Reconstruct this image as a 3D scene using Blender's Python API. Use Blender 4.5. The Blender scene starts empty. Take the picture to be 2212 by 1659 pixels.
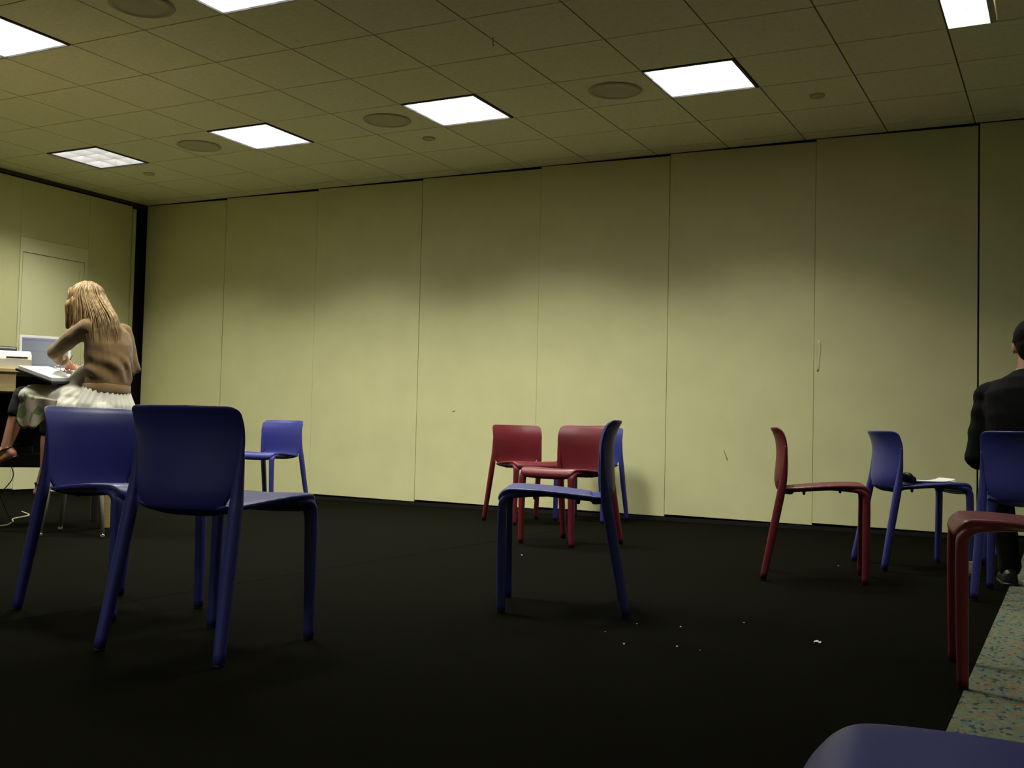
import bpy, bmesh, math, random
from mathutils import Vector, Matrix, noise
R = random.Random(7)
scene = bpy.context.scene
C = scene.collection

# ------------------------------------------------------------------ camera, world, exposure
FPX, YAW, PITCH, ROLL = 2352.2, -0.4751, 0.0444, 0.0240
CAM = Vector((6.1107, -4.6337, 0.6877))
fw = Vector((math.sin(YAW)*math.cos(PITCH), math.cos(YAW)*math.cos(PITCH), math.sin(PITCH)))
rt = Vector((math.cos(YAW), -math.sin(YAW), 0)); up = rt.cross(fw)
rt2 = math.cos(ROLL)*rt + math.sin(ROLL)*up; up2 = -math.sin(ROLL)*rt + math.cos(ROLL)*up
cd = bpy.data.cameras.new('camera'); cam = bpy.data.objects.new('camera', cd); C.objects.link(cam)
cam.matrix_world = Matrix(((rt2.x, up2.x, -fw.x, CAM.x), (rt2.y, up2.y, -fw.y, CAM.y), (rt2.z, up2.z, -fw.z, CAM.z), (0, 0, 0, 1)))
cd.sensor_fit = 'HORIZONTAL'; cd.sensor_width = 36; cd.lens = 36*FPX/2212; cd.clip_start = 0.05
scene.camera = cam
w = bpy.data.worlds.new('world'); scene.world = w; w.use_nodes = True
w.node_tree.nodes['Background'].inputs[0].default_value = (0.9, 0.85, 0.6, 1)
w.node_tree.nodes['Background'].inputs[1].default_value = 0.0
scene.view_settings.view_transform = 'Standard'; scene.view_settings.look = 'None'
scene.view_settings.gamma = 1; scene.view_settings.exposure = 0.0
scene.view_settings.use_curve_mapping = False
LAMP_W = 39.0          # each recessed ceiling fixture
LAMP_SPREAD = 122      # degrees, what the louvre lets out
LAMP_COL = (1.0, 0.985, 0.88)
LENS_E = 9.0

# ------------------------------------------------------------------ helpers
def tag(o, label=None, cat=None, group=None, kind=None):
    if label: o['label'] = label
    if cat: o['category'] = cat
    if group: o['group'] = group
    if kind: o['kind'] = kind
    return o

def empty(name, loc=(0, 0, 0), rz=0.0, parent=None):
    o = bpy.data.objects.new(name, None); C.objects.link(o)
    o.location = loc; o.rotation_euler = (0, 0, rz); o.empty_display_size = 0.1
    if parent: o.parent = parent
    return o

def link(name, me, mat=None, parent=None, smooth=False):
    if smooth:
        for p in me.polygons: p.use_smooth = True
    if mat is not None: me.materials.append(mat)
    o = bpy.data.objects.new(name, me); C.objects.link(o)
    if parent: o.parent = parent
    return o

class MB:
    def __init__(s): s.v = []; s.f = []
    def add(s, vs, fs):
        n = len(s.v); s.v += [tuple(p) for p in vs]; s.f += [tuple(i+n for i in f) for f in fs]; return s
    def box(s, x0, x1, y0, y1, z0, z1, M=None):
        vs = [Vector((x, y, z)) for x in (x0, x1) for y in (y0, y1) for z in (z0, z1)]
        if M: vs = [M @ v for v in vs]
        return s.add(vs, [(0, 1, 3, 2), (4, 6, 7, 5), (0, 4, 5, 1), (2, 3, 7, 6), (0, 2, 6, 4), (1, 5, 7, 3)])
    def loft(s, rings, cap=True):
        n = len(rings[0]); b = len(s.v)
        for r in rings: s.v += [tuple(p) for p in r]
        for k in range(len(rings)-1):
            for i in range(n):
                j = (i+1) % n
                s.f.append((b+k*n+i, b+k*n+j, b+(k+1)*n+j, b+(k+1)*n+i))
        if cap:
            s.f.append(tuple(b+i for i in reversed(range(n))))
            e = b+(len(rings)-1)*n
            s.f.append(tuple(e+i for i in range(n)))
        return s
    def tube(s, pts, rad, n=8, cap=True):
        pts = [Vector(p) for p in pts]; m = len(pts)
        rads = rad if isinstance(rad, (list, tuple)) else [rad]*m
        rings = []; ref = None
        for k, p in enumerate(pts):
            t = (pts[min(k+1, m-1)]-pts[max(k-1, 0)])
            t = t.normalized() if t.length > 1e-9 else Vector((0, 0, 1))
            if ref is None: ref = Vector((1, 0, 0)) if abs(t.x) < .8 else Vector((0, 1, 0))
            a = (ref - t*ref.dot(t)).normalized(); ref = a; b2 = t.cross(a)
            rings.append([p + a*(math.cos(2*math.pi*i/n)*rads[k]) + b2*(math.sin(2*math.pi*i/n)*rads[k]) for i in range(n)])
        return s.loft(rings, cap)
    def capsule(s, p0, r0, p1, r1, n=14):
        p0, p1 = Vector(p0), Vector(p1); t = (p1-p0); L = t.length
        t = t/L if L > 1e-9 else Vector((0, 0, 1))
        pts, rr = [], []
        for k in range(5):
            a = math.pi/2*(1-k/4.0); pts.append(p0 - t*(r0*math.sin(a))); rr.append(max(r0*math.cos(a), 1e-4))
        for k in range(5):
            a = math.pi/2*k/4.0; pts.append(p1 + t*(r1*math.sin(a))); rr.append(max(r1*math.cos(a), 1e-4))
        return s.tube(pts, rr, n)
    def ell(s, c, rx, ry, rz, M=None, n=20):
        c = Vector(c); rings = []
        for k in range(1, 12):
            a = math.pi*k/12
            ring = [Vector((rx*math.sin(a)*math.cos(2*math.pi*i/n), ry*math.sin(a)*math.sin(2*math.pi*i/n), -rz*math.cos(a))) for i in range(n)]
            if M: ring = [M @ p for p in ring]
            rings.append([c+p for p in ring])
        return s.loft(rings)
    def spine(s, rows, lat, n=24):
        """rows of (centre, half width along lat, half depth); a clothed trunk"""
        lat = Vector(lat).normalized(); pts = [Vector(r[0]) for r in rows]; rings = []
        m = len(rows)
        for k, (c, a, b2) in enumerate(rows):
            t = (pts[min(k+1, m-1)]-pts[max(k-1, 0)]).normalized(); d = t.cross(lat).normalized()
            rings.append([pts[k] + lat*(a*math.cos(2*math.pi*i/n)) + d*(b2*math.sin(2*math.pi*i/n)) for i in range(n)])
        return s.loft(rings)
    def mesh(s, name='m'):
        me = bpy.data.meshes.new(name); me.from_pydata(s.v, [], s.f); me.update()
        bm = bmesh.new(); bm.from_mesh(me); bmesh.ops.recalc_face_normals(bm, faces=bm.faces); bm.to_mesh(me); bm.free()
        return me
    def build(s, name, mat, parent=None, smooth=False, bevel=0.0, seg=2):
        o = link(name, s.mesh(name), mat, parent, smooth)
        if bevel:
            md = o.modifiers.new('bevel', 'BEVEL'); md.width = bevel; md.segments = seg; md.limit_method = 'ANGLE'
        return o

def crom(rows, sub):
    """Catmull-Rom through rows of numbers"""
    out = []; n = len(rows)
    for k in range(n-1):
        p0, p1, p2, p3 = rows[max(k-1, 0)], rows[k], rows[k+1], rows[min(k+2, n-1)]
        for i in range(sub):
            t = i/sub
            out.append([0.5*(2*b + (c-a)*t + (2*a-5*b+4*c-d)*t*t + (3*b-a-3*c+d)*t**3) for a, b, c, d in zip(p0, p1, p2, p3)])
    out.append(list(rows[-1])); return out

def remeshed(mb, voxel, smooth=6, fn=None):
    me = mb.mesh('tmp'); o = bpy.data.objects.new('tmp', me); C.objects.link(o)
    md = o.modifiers.new('r', 'REMESH'); md.mode = 'VOXEL'; md.voxel_size = voxel
    sm = o.modifiers.new('s', 'SMOOTH'); sm.iterations = smooth; sm.factor = 0.5
    dg = bpy.context.evaluated_depsgraph_get(); dg.update()
    out = bpy.data.meshes.new_from_object(o.evaluated_get(dg))
    bpy.data.objects.remove(o); bpy.data.meshes.remove(me)
    out.materials.clear()
    if fn:
        nrm = [v.normal.copy() for v in out.vertices]
        for v, nn in zip(out.vertices, nrm): v.co = v.co + nn*fn(v.co)
        out.update()
    for p in out.polygons: p.use_smooth = True
    return out

def join_into(me, mb):
    """append a builder's shapes to a finished mesh (fingers, strands)"""
    bm = bmesh.new(); bm.from_mesh(me); m2 = mb.mesh('t2')
    for p in m2.polygons: p.use_smooth = True
    bm.from_mesh(m2); bm.to_mesh(me); bm.free(); bpy.data.meshes.remove(m2)
    return me

def copy_tree(o, parent=None):
    c = o.copy(); C.objects.link(c); c.parent = parent
    for ch in list(o.children): copy_tree(ch, c)
    return c

# ------------------------------------------------------------------ materials
def mat(name, col, rough=.6, metal=0, spec=.5, emis=None, es=0, bump=0, bscale=200, var=0, vscale=8, coat=0, vcol=None, stretch=None, sheen=0):
    m = bpy.data.materials.new(name); m.use_nodes = True; nt = m.node_tree; b = nt.nodes['Principled BSDF']
    b.inputs['Base Color'].default_value = (*col, 1); b.inputs['Roughness'].default_value = rough
    b.inputs['Metallic'].default_value = metal; b.inputs['Specular IOR Level'].default_value = spec
    b.inputs['Coat Weight'].default_value = coat; b.inputs['Sheen Weight'].default_value = sheen
    if emis: b.inputs['Emission Color'].default_value = (*emis, 1); b.inputs['Emission Strength'].default_value = es
    tc = nt.nodes.new('ShaderNodeTexCoord'); src = tc.outputs['Object']
    if stretch:
        mp = nt.nodes.new('ShaderNodeMapping'); mp.inputs['Scale'].default_value = stretch
        nt.links.new(src, mp.inputs['Vector']); src = mp.outputs['Vector']
    if var:
        n = nt.nodes.new('ShaderNodeTexNoise'); n.inputs['Scale'].default_value = vscale; n.inputs['Detail'].default_value = 6
        r = nt.nodes.new('ShaderNodeValToRGB')
        c2 = vcol or tuple(min(1, c*(1+var)) for c in col); c1 = tuple(c*(1-var) for c in col)
        r.color_ramp.elements[0].position = .35; r.color_ramp.elements[0].color = (*c1, 1)
        r.color_ramp.elements[1].position = .65; r.color_ramp.elements[1].color = (*c2, 1)
        nt.links.new(src, n.inputs['Vector']); nt.links.new(n.outputs['Fac'], r.inputs['Fac']); nt.links.new(r.outputs['Color'], b.inputs['Base Color'])
    if bump:
        n2 = nt.nodes.new('ShaderNodeTexNoise'); n2.inputs['Scale'].default_value = bscale; n2.inputs['Detail'].default_value = 4
        bp = nt.nodes.new('ShaderNodeBump'); bp.inputs['Strength'].default_value = bump; bp.inputs['Distance'].default_value = .002
        nt.links.new(src, n2.inputs['Vector']); nt.links.new(n2.outputs['Fac'], bp.inputs['Height']); nt.links.new(bp.outputs['Normal'], b.inputs['Normal'])
    return m

M_WALL = mat('wall_vinyl', (.71, .70, .375), .75, spec=.25, bump=.25, bscale=320, var=.03, vscale=3)
M_TILE = mat('ceiling_tile', (.86, .845, .57), .95, spec=.1, bump=.5, bscale=260, var=.04, vscale=30)
M_DOOR = mat('door_paint', (.82, .81, .49), .7, spec=.25, bump=.2, bscale=320)
M_GRID = mat('ceiling_grid', (.16, .13, .08), .7, spec=.2)
M_DARK = mat('dark_channel', (.006, .0058, .005), .7, spec=.3)
M_BRZ = mat('dark_bronze', (.05, .04, .028), .6)
M_PLASTER = mat('plaster', (.74, .72, .50), .85, spec=.2, bump=.2, bscale=150)
M_BLUE = mat('blue_plastic', (.034, .040, .225), .40, spec=.5, bump=.05, bscale=900)
M_RED = mat('red_plastic', (.150, .0135, .022), .40, spec=.5, bump=.05, bscale=900)
M_GLIDE = mat('black_rubber', (.012, .012, .014), .8)
M_BLK = mat('black_plastic', (.012, .012, .013), .45)
M_WHT = mat('white_plastic', (.58, .57, .50), .45)
M_FRAME = mat('fixture_frame', (.03, .028, .022), .55)
M_HOUSE = mat('fixture_white', (.85, .85, .82), .4)
M_LENS = mat('fixture_lamp', (1, 1, 1), .5, emis=(1.0, .985, .98), es=LENS_E)
M_CHROME = mat('chrome', (.75, .75, .72), .15, metal=1)
M_SILVER = mat('silver_paint', (.36, .36, .33), .4, metal=.4)
M_PAPER = mat('paper', (.82, .82, .78), .8, spec=.2)
M_SKIN = mat('skin', (.62, .30, .19), .55, spec=.35, var=.06, vscale=25)
M_HAIR = mat('blond_hair', (.22, .125, .045), .5, spec=.4, var=.5, vscale=9, vcol=(.46, .31, .125), stretch=(9, 9, 1.2))
M_DHAIR = mat('dark_hair', (.006, .005, .004), .85, spec=.2, var=.3, vscale=60)
M_CARD = mat('tan_knit', (.200, .128, .055), .9, spec=.15, bump=.6, bscale=420, var=.08, vscale=14, sheen=.2)
M_DRESS = mat('white_cotton', (.56, .55, .46), .85, spec=.15, bump=.3, bscale=300, sheen=.15)
M_CAPRI = mat('black_leggings', (.010, .009, .008), .85)
M_SUIT = mat('black_suit', (.0042, .004, .0035), .9, spec=.2, bump=.3, bscale=500)
M_LEATHER = mat('black_leather', (.012, .010, .008), .35)
M_TAN = mat('maple_laminate', (.50, .38, .17), .5, var=.10, vscale=5, stretch=(1, 1, 12))
M_STOOL = mat('stool_beige', (.42, .39, .29), .45)
M_CABLE = mat('beige_cable', (.40, .37, .24), .6)
M_CLEAR = mat('clear_plastic', (.9, .9, .9), .06, spec=.8)
M_CLEAR.node_tree.nodes['Principled BSDF'].inputs['Transmission Weight'].default_value = .85
M_CRUMB = mat('white_crumb', (.85, .84, .72), .35, spec=.8)
M_SCUFF = mat('scuff', (.22, .22, .14), .9)

def carpet_dark():
    m = mat('dark_carpet', (.0043, .0041, .0021), 1.0, spec=.02, bump=.9, bscale=420, var=.35, vscale=260)
    return m
M_CARPET = carpet_dark()
def carpet_speckled():
    m = bpy.data.materials.new('speckled_carpet'); m.use_nodes = True; nt = m.node_tree; b = nt.nodes['Principled BSDF']
    b.inputs['Roughness'].default_value = .95; b.inputs['Specular IOR Level'].default_value = .1
    tc = nt.nodes.new('ShaderNodeTexCoord'); mp = nt.nodes.new('ShaderNodeMapping')
    mp.inputs['Rotation'].default_value = (0, 0, .5); mp.inputs['Scale'].default_value = (1, .55, 1)
    nt.links.new(tc.outputs['Object'], mp.inputs['Vector'])
    vo = nt.nodes.new('ShaderNodeTexVoronoi'); vo.inputs['Scale'].default_value = 95
    nt.links.new(mp.outputs['Vector'], vo.inputs['Vector'])
    sp = nt.nodes.new('ShaderNodeSeparateColor'); nt.links.new(vo.outputs['Color'], sp.inputs['Color'])
    r = nt.nodes.new('ShaderNodeValToRGB'); r.color_ramp.interpolation = 'CONSTANT'
    cols = [(0, (.17, .20, .13)), (.34, (.12, .18, .135)), (.58, (.21, .22, .14)), (.76, (.05, .075, .10)), (.86, (.28, .14, .06)), (.94, (.21, .19, .07))]
    el = r.color_ramp.elements
    for k, (p, c) in enumerate(cols):
        e = el[k] if k < 2 else el.new(p)
        e.position = p; e.color = (*c, 1)
    nt.links.new(sp.outputs['Red'], r.inputs['Fac']); nt.links.new(r.outputs['Color'], b.inputs['Base Color'])
    n2 = nt.nodes.new('ShaderNodeTexNoise'); n2.inputs['Scale'].default_value = 350
    bp = nt.nodes.new('ShaderNodeBump'); bp.inputs['Strength'].default_value = .8; bp.inputs['Distance'].default_value = .003
    nt.links.new(tc.outputs['Object'], n2.inputs['Vector']); nt.links.new(n2.outputs['Fac'], bp.inputs['Height']); nt.links.new(bp.outputs['Normal'], b.inputs['Normal'])
    return m
M_SPECK = carpet_speckled()
def floral():
    m = bpy.data.materials.new('floral_print'); m.use_nodes = True; nt = m.node_tree; b = nt.nodes['Principled BSDF']
    b.inputs['Roughness'].default_value = .85
    tc = nt.nodes.new('ShaderNodeTexCoord'); vo = nt.nodes.new('ShaderNodeTexVoronoi'); vo.inputs['Scale'].default_value = 17
    nt.links.new(tc.outputs['Object'], vo.inputs['Vector'])
    sp = nt.nodes.new('ShaderNodeSeparateColor'); nt.links.new(vo.outputs['Color'], sp.inputs['Color'])
    r = nt.nodes.new('ShaderNodeValToRGB'); r.color_ramp.interpolation = 'CONSTANT'
    cols = [(0, (.33, .28, .20)), (.35, (.42, .14, .18)), (.55, (.10, .16, .06)), (.75, (.28, .24, .18)), (.9, (.40, .28, .22))]
    el = r.color_ramp.elements
    for k, (p, c) in enumerate(cols):
        e = el[k] if k < 2 else el.new(p)
        e.position = p; e.color = (*c, 1)
    nt.links.new(sp.outputs['Green'], r.inputs['Fac']); nt.links.new(r.outputs['Color'], b.inputs['Base Color'])
    return m
M_FLORAL = floral()
def screen_mat():
    m = bpy.data.materials.new('laptop_screen'); m.use_nodes = True; nt = m.node_tree; b = nt.nodes['Principled BSDF']
    b.inputs['Base Color'].default_value = (.02, .02, .03, 1); b.inputs['Roughness'].default_value = .3
    tc = nt.nodes.new('ShaderNodeTexCoord'); sx = nt.nodes.new('ShaderNodeSeparateXYZ'); nt.links.new(tc.outputs['Generated'], sx.inputs[0])
    r = nt.nodes.new('ShaderNodeValToRGB'); r.color_ramp.interpolation = 'CONSTANT'
    el = r.color_ramp.elements
    cols = [(0, (.055, .075, .10)), (.10, (.11, .14, .15)), (.50, (.07, .10, .20)), (.56, (.13, .16, .18)), (.88, (.08, .10, .22)), (.95, (.14, .16, .26))]
    for k, (p, c) in enumerate(cols):
        e = el[k] if k < 2 else el.new(p)
        e.position = p; e.color = (*c, 1)
    nt.links.new(sx.outputs['Z'], r.inputs['Fac']); nt.links.new(r.outputs['Color'], b.inputs['Emission Color']); b.inputs['Emission Strength'].default_value = .55
    return m
M_SCREEN = screen_mat()

# ------------------------------------------------------------------ the room
H = 3.0166; T = 0.6096
XL, XR, YB, YF = -2.70, 9.6, 3.85, -7.6      # left, right, panel wall, wall behind the camera
SEAM, EDGE = 2.876, 5.845

fl_ = MB().box(XL-.2, XR+.1, YF-.1, YB+.2, -.12, -.012).build('floor', M_DARK); tag(fl_, 'black carpeted floor with a speckled carpet area on the right', kind='structure')
for (x0, x1, m, lab) in ((XL-.1, SEAM-.0025, M_CARPET, None), (SEAM+.0025, EDGE, M_CARPET, None), (EDGE, XR, M_SPECK, 'speckled blue-green carpet')):
    o = MB().box(x0, x1, YF, YB+.1, -.012, 0).build('carpet_strip', m, fl_)
    if lab: o['label'] = lab

# panel wall: a movable partition of eight-odd hanging panels, each a shade out of level
wall = empty('wall_back', (0, YB, 0)); tag(wall, 'long cream movable partition of tall panels', kind='structure')
MB().box(XL-.2, XR+.1, .06, .16, 0, H+.1).build('backing', M_DARK, wall)
seams = [-2.69, -1.588, -.43, .768, 1.985, 3.165, 4.349, 5.512]
edges = seams + [5.512+1.19*k for k in (1, 2, 3)] + [XR]
for k in range(len(edges)-1):
    a, b = edges[k], edges[k+1]
    if b-a < .2: continue
    g0 = .006 if k == 7 else .0016
    g1 = .006 if k == 6 else .0016
    dr = .016; off = (.0, .003, .001, .004, .0, .003, .001, .006, .002, .004, 0)[k]
    v = []
    for y in (off, .055):
        v += [(a+g0, y, .052), (b-g1, y, .052-dr), (b-g1, y, H-.004-dr), (a+g0, y, H-.004)]
    mb = MB().add(v, [(0, 1, 2, 3), (4, 7, 6, 5), (0, 4, 5, 1), (1, 5, 6, 2), (2, 6, 7, 3), (3, 7, 4, 0)])
    mb.build('panel', M_WALL, wall, bevel=.0008, seg=1)
MB().box(XL, XR, -.002, .05, 0, .03).build('floor_seal', M_DARK, wall)

# left wall: door leaf in the partition, dark ceiling track and dark pocket beside the corner
wl = empty('wall_left', (XL, 0, 0)); tag(wl, 'cream partition on the left with a pass door', kind='structure')
for (y0, y1) in ((-3.7, -2.5), (-2.5, -1.3), (-1.3, -.1), (-.1, 1.1), (1.1, 2.302), (3.094, 3.655)):
    MB().box(-.06, 0, y0+.0012, y1-.0012, .05, H-.045).build('panel', M_WALL, wl, bevel=.002)
MB().box(-.06, 0, 2.302, 3.094, 2.427, H-.045).build('panel', M_WALL, wl, bevel=.002)
MB().box(-.06, 0, -7.6, -3.7, .05, H-.045).build('panel', M_WALL, wl)
MB().box(-.3, -.07, -7.6, YB+.1, 0, H+.1).build('backing', M_DARK, wl)
MB().box(-.07, .004, 3.662, 3.705, 0, H-.07).build('jamb', M_WALL, wl)
MB().box(-.07, -.05, 3.705, YB+.05, 0, H-.02).build('pocket', M_DARK, wl)
MB().box(-.06, -.02, -7.6, 3.66, 0, .04).build('floor_seal', M_DARK, wl)
tr = MB().box(XL-.07, XL+.012, YF, YB, H-.032, H).build('trim_1', M_BRZ); tag(tr, 'dark ceiling track above the left partition', kind='structure')
d = empty('door_1', (XL, 0, 0)); tag(d, 'flush cream pass door in the left partition', kind='structure')
MB().box(-.06, .004, 2.303, 2.330, .05, 2.425).box(-.06, .004, 3.06, 3.092, .05, 2.425).box(-.06, .004, 2.330, 3.06, 2.285, 2.425).build('door_frame', M_DOOR, d, bevel=.002)
MB().box(-.06, .001, 2.336, 3.054, .04, 2.279).build('door_leaf', M_DOOR, d, bevel=.002)
MB().box(-.068, -.06, 2.29, 3.10, .02, 2.45).build('gap', M_BRZ, d)
MB().box(0, .035, 2.99, 3.012, 2.05, 2.19).build('closer', M_WALL, d, bevel=.004)

o = MB().box(XR, XR+.1, YF, YB+.1, 0, H).build('wall_right', M_PLASTER); tag(o, 'plain wall on the right side', kind='structure')
o = MB().box(XL-.2, XR, YF-.1, YF, 0, H).build('wall_front', M_PLASTER); tag(o, 'plain wall behind the viewer', kind='structure')

# ceiling: lay-in tiles in a grid
ceil = empty('ceiling', (0, 0, H)); tag(ceil, 'suspended ceiling of square tiles in a thin grid', kind='structure')
MB().box(XL-.2, XR+.1, YF-.1, YB+.1, .14, .2).build('slab', M_PLASTER, ceil)
I0, I1, J0, J1 = -5, 16, -13, 7
FIX = [(0, -1), (3, -1), (-3, 3), (0, 3), (3, 3), (6, 3), (6, -1), (-3, -1), (0, -9), (3, -9), (6, -9), (12, -1), (12, -5), (9, 2)]  # fixtures out of view are added to light chair backs, carpet and ceiling
tm = MB().box(.005, T-.005, .005, T-.005, 0, .016).mesh('tile'); tm.materials.append(M_TILE)
ntile = 0
for i in range(I0, I1):
    for j in range(J0, J1):
        if (i, j) in FIX: continue
        x0, x1, y0, y1 = i*T, (i+1)*T, j*T, (j+1)*T
        if x1 < XL or x0 > XR or y1 < YF or y0 > YB: continue
        cut = x0 < XL or x1 > XR or y0 < YF or y1 > YB
        far = i > 11 or j < -4 or i < -5
        if far: continue
        if cut:
            o = MB().box(max(x0+.005, XL+.005), min(x1-.005, XR), max(y0+.005, YF), min(y1-.005, YB-.004), 0, .016).build('tile', M_TILE, ceil)
        else:
            o = bpy.data.objects.new('tile', tm); C.objects.link(o); o.parent = ceil; o.location = (x0, y0, 0)
        ntile += 1
# the part of the ceiling out of view is one sheet
MB().box(12*T+.005, XR, YF, YB, 0, .016).box(XL, 12*T-.005, YF, -4*T-.005, 0, .016).build('tile_sheet', M_TILE, ceil)
g = MB()
for i in range(I0+1, 12): g.box(i*T-.006, i*T+.006, -4*T, YB, .004, .010)
g.build('grid', M_GRID, ceil)
g = MB()
for j in range(-4, J1): g.box(XL, 12*T, j*T-.006, j*T+.006, .005, .009)
g.build('grid', M_GRID, ceil)

# ------------------------------------------------------------------ recessed lights
def make_fixture(wd=T, cells=3, fm=None, lip=(.024, .010)):
    """wd across x; lip (near and right side, far and left side)"""
    r = empty('ceiling_light', (0, 0, H))
    a, z = .005, -.006; l1, l0 = lip; x0, x1, y0, y1 = l0, wd-l1, l1, T-l0
    MB().box(a, wd-a, a, y0, z, .006).box(a, wd-a, y1, T-a, z, .006).box(a, x0, y0, y1, z, .006).box(x1, wd-a, y0, y1, z, .006).build('frame', fm or M_FRAME, r, bevel=.001)
    MB().box(x0-.006, x0, y0-.006, y1+.006, .006, .10).box(x1, x1+.006, y0-.006, y1+.006, .006, .10).box(x0, x1, y0-.006, y0, .006, .10).box(x0, x1, y1, y1+.006, .006, .10).build('housing', M_HOUSE, r)
    MB().box(x0, x1, y0, y1, .088, .096).build('lamp_panel', M_LENS, r)
    vs = ((.008, .001), (.03, .004), (.08, .009))
    for ax, n, c0, c1, e0, e1 in ((0, cells, x0, x1, y0, y1), (1, 3, y0, y1, x0, x1)):
        for k in range(1, n):
            p = c0 + (c1-c0)*k/n; rings = []
            for e in (e0, e1):
                ring = [(-w_, h) for h, w_ in vs] + [(w_, h) for h, w_ in reversed(vs)]
                rings.append([((p+q_, e, h) if ax == 0 else (e, p+q_, h)) for q_, h in ring])
            MB().loft(rings).build('louver_blade', M_HOUSE, r)
    return r
def add_lamp(r, wd=T, lvl=1.0):
    ld = bpy.data.lights.new('lamp', 'AREA'); ld.shape = 'RECTANGLE'; ld.size = wd-.05; ld.size_y = T-.05; ld.energy = LAMP_W*(wd/T)*lvl; ld.color = LAMP_COL
    ld.spread = math.radians(LAMP_SPREAD)
    lo = bpy.data.objects.new('lamp', ld); C.objects.link(lo); lo.parent = r; lo.location = (wd/2, T/2, -.008)
FLAB = {(0, -1): 'recessed square ceiling light cut by the left edge of the picture',
        (3, -1): 'recessed square ceiling light cut by the top edge, left of centre',
        (-3, 3): 'recessed ceiling light with visible three by three cells, nearest the left corner',
        (0, 3): 'glowing square ceiling light, second from the left in the row along the wall',
        (3, 3): 'glowing square ceiling light in the middle, third along the wall row',
        (6, 3): 'large glowing square ceiling light, rightmost of the row along the wall',
        (9, 2): 'narrow ceiling light with bright metal trim at the top right corner',
        (6, -1): 'added recessed ceiling light, unseen above the view, ahead of the right chairs',
        (-3, -1): 'added recessed ceiling light, unseen beyond the left edge of view',
        (0, -9): 'added recessed ceiling light, unseen behind the viewer, left', (3, -9): 'added recessed ceiling light, unseen behind the viewer, middle', (6, -9): 'added recessed ceiling light, unseen behind the viewer, right',
        (12, -1): 'added recessed ceiling light, unseen beyond the right edge of view', (12, -5): 'added recessed ceiling light, unseen over the speckled carpet, right of the viewer'}
NARROW = .262
LEVEL = {(12, -1): .22, (12, -5): .25, (-3, 3): .62, (0, 3): .9, (6, 3): .62, (9, 2): .35, (6, -1): .6, (-3, -1): .5, (0, -1): .85, (0, -9): .8, (3, -9): .8, (6, -9): .65}   # output shares, tuned to the light on walls, ceiling and chairs
proto = make_fixture(); fx = []
for k, (i, j) in enumerate(FIX):
    nar = (i, j) == (9, 2)
    f = proto if k == 0 else (make_fixture(NARROW, 2, M_SILVER, (.038, .008)) if nar else copy_tree(proto))
    f.location = (i*T, j*T, H); tag(f, FLAB[(i, j)], 'ceiling light', 'recessed ceiling lights'); fx.append((f, NARROW if nar else T, LEVEL.get((i, j), 1.0)))
for f, wd, lv in fx: add_lamp(f, wd, lv)
for ch in fx[2][0].children:          # the fixture nearest the left corner runs dim enough to show its cells
    if ch.name.startswith('lamp_panel'):
        ch.data = ch.data.copy(); ch.data.materials[0] = mat('fixture_lamp_dim', (1, 1, 1), .5, emis=(1.0, .985, .98), es=1.9)
MB().box(9*T+NARROW+.002, 10*T-.005, 2*T+.005, 3*T-.005, 0, .016).build('tile', M_TILE, ceil)

# round loudspeaker grilles and small sprinkler covers in the tiles
def disc(r, dz, n=40):
    mb = MB(); rings = []
    for (f, z) in ((1.0, .001), (1.0, -.004*dz), (.965, -.008*dz), (.9, -.009*dz), (.88, -.006*dz), (.6, -.008*dz), (.02, -.010*dz)):
        rings.append([(r*f*math.cos(2*math.pi*k/n), r*f*math.sin(2*math.pi*k/n), z) for k in range(n)])
    return mb.loft(rings)
M_GRILLE = mat('speaker_grille', (.56, .53, .35), .7, bump=.8, bscale=500)
for (x, y, lab) in ((-.371, 2.15, 'round ceiling speaker between the two leftmost wall-row lights'), (1.52, 2.13, 'round ceiling speaker just left of the middle light'),
                    (3.36, 2.13, 'round ceiling speaker just left of the rightmost wall-row light'), (1.50, -.29, 'round ceiling speaker at the top left, beside the cut-off light')):
    r = empty('ceiling_speaker', (x, y, H)); tag(r, lab, 'speaker', 'round ceiling speakers')
    disc(.172, 1.3).build('grille', M_GRILLE, r, smooth=True)
    n = 40; rr = []
    for (f, z) in ((.172, 0), (.178, -.002), (.180, -.006), (.176, -.009), (.170, -.008)):
        rr.append([(f*math.cos(2*math.pi*k/n), f*math.sin(2*math.pi*k/n), z) for k in range(n)])
    MB().loft(rr, cap=False).build('rim', M_GRILLE, r, smooth=True)
for (x, y, lab) in ((-1.541, 2.743, 'small round sprinkler cover near the left corner of the ceiling'), (1.55, 2.68, 'small round sprinkler cover below the middle ceiling light'),
                    (4.577, 2.76, 'small round sprinkler cover right of the large ceiling light')):
    o = disc(.052, 1.2, 24).build('sprinkler_cover', M_GRILLE, None, smooth=True); o.location = (x, y, H); tag(o, lab, 'sprinkler cover', 'sprinkler covers in the ceiling')
o = MB().tube([(3.071, .924, H), (3.071, .924, H-.045), (3.074, .924, H-.052), (3.079, .924, H-.048)], .0022, 6).build('ceiling_hook', M_DARK); tag(o, 'thin black wire hook hanging from the ceiling grid', 'hook')

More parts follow.
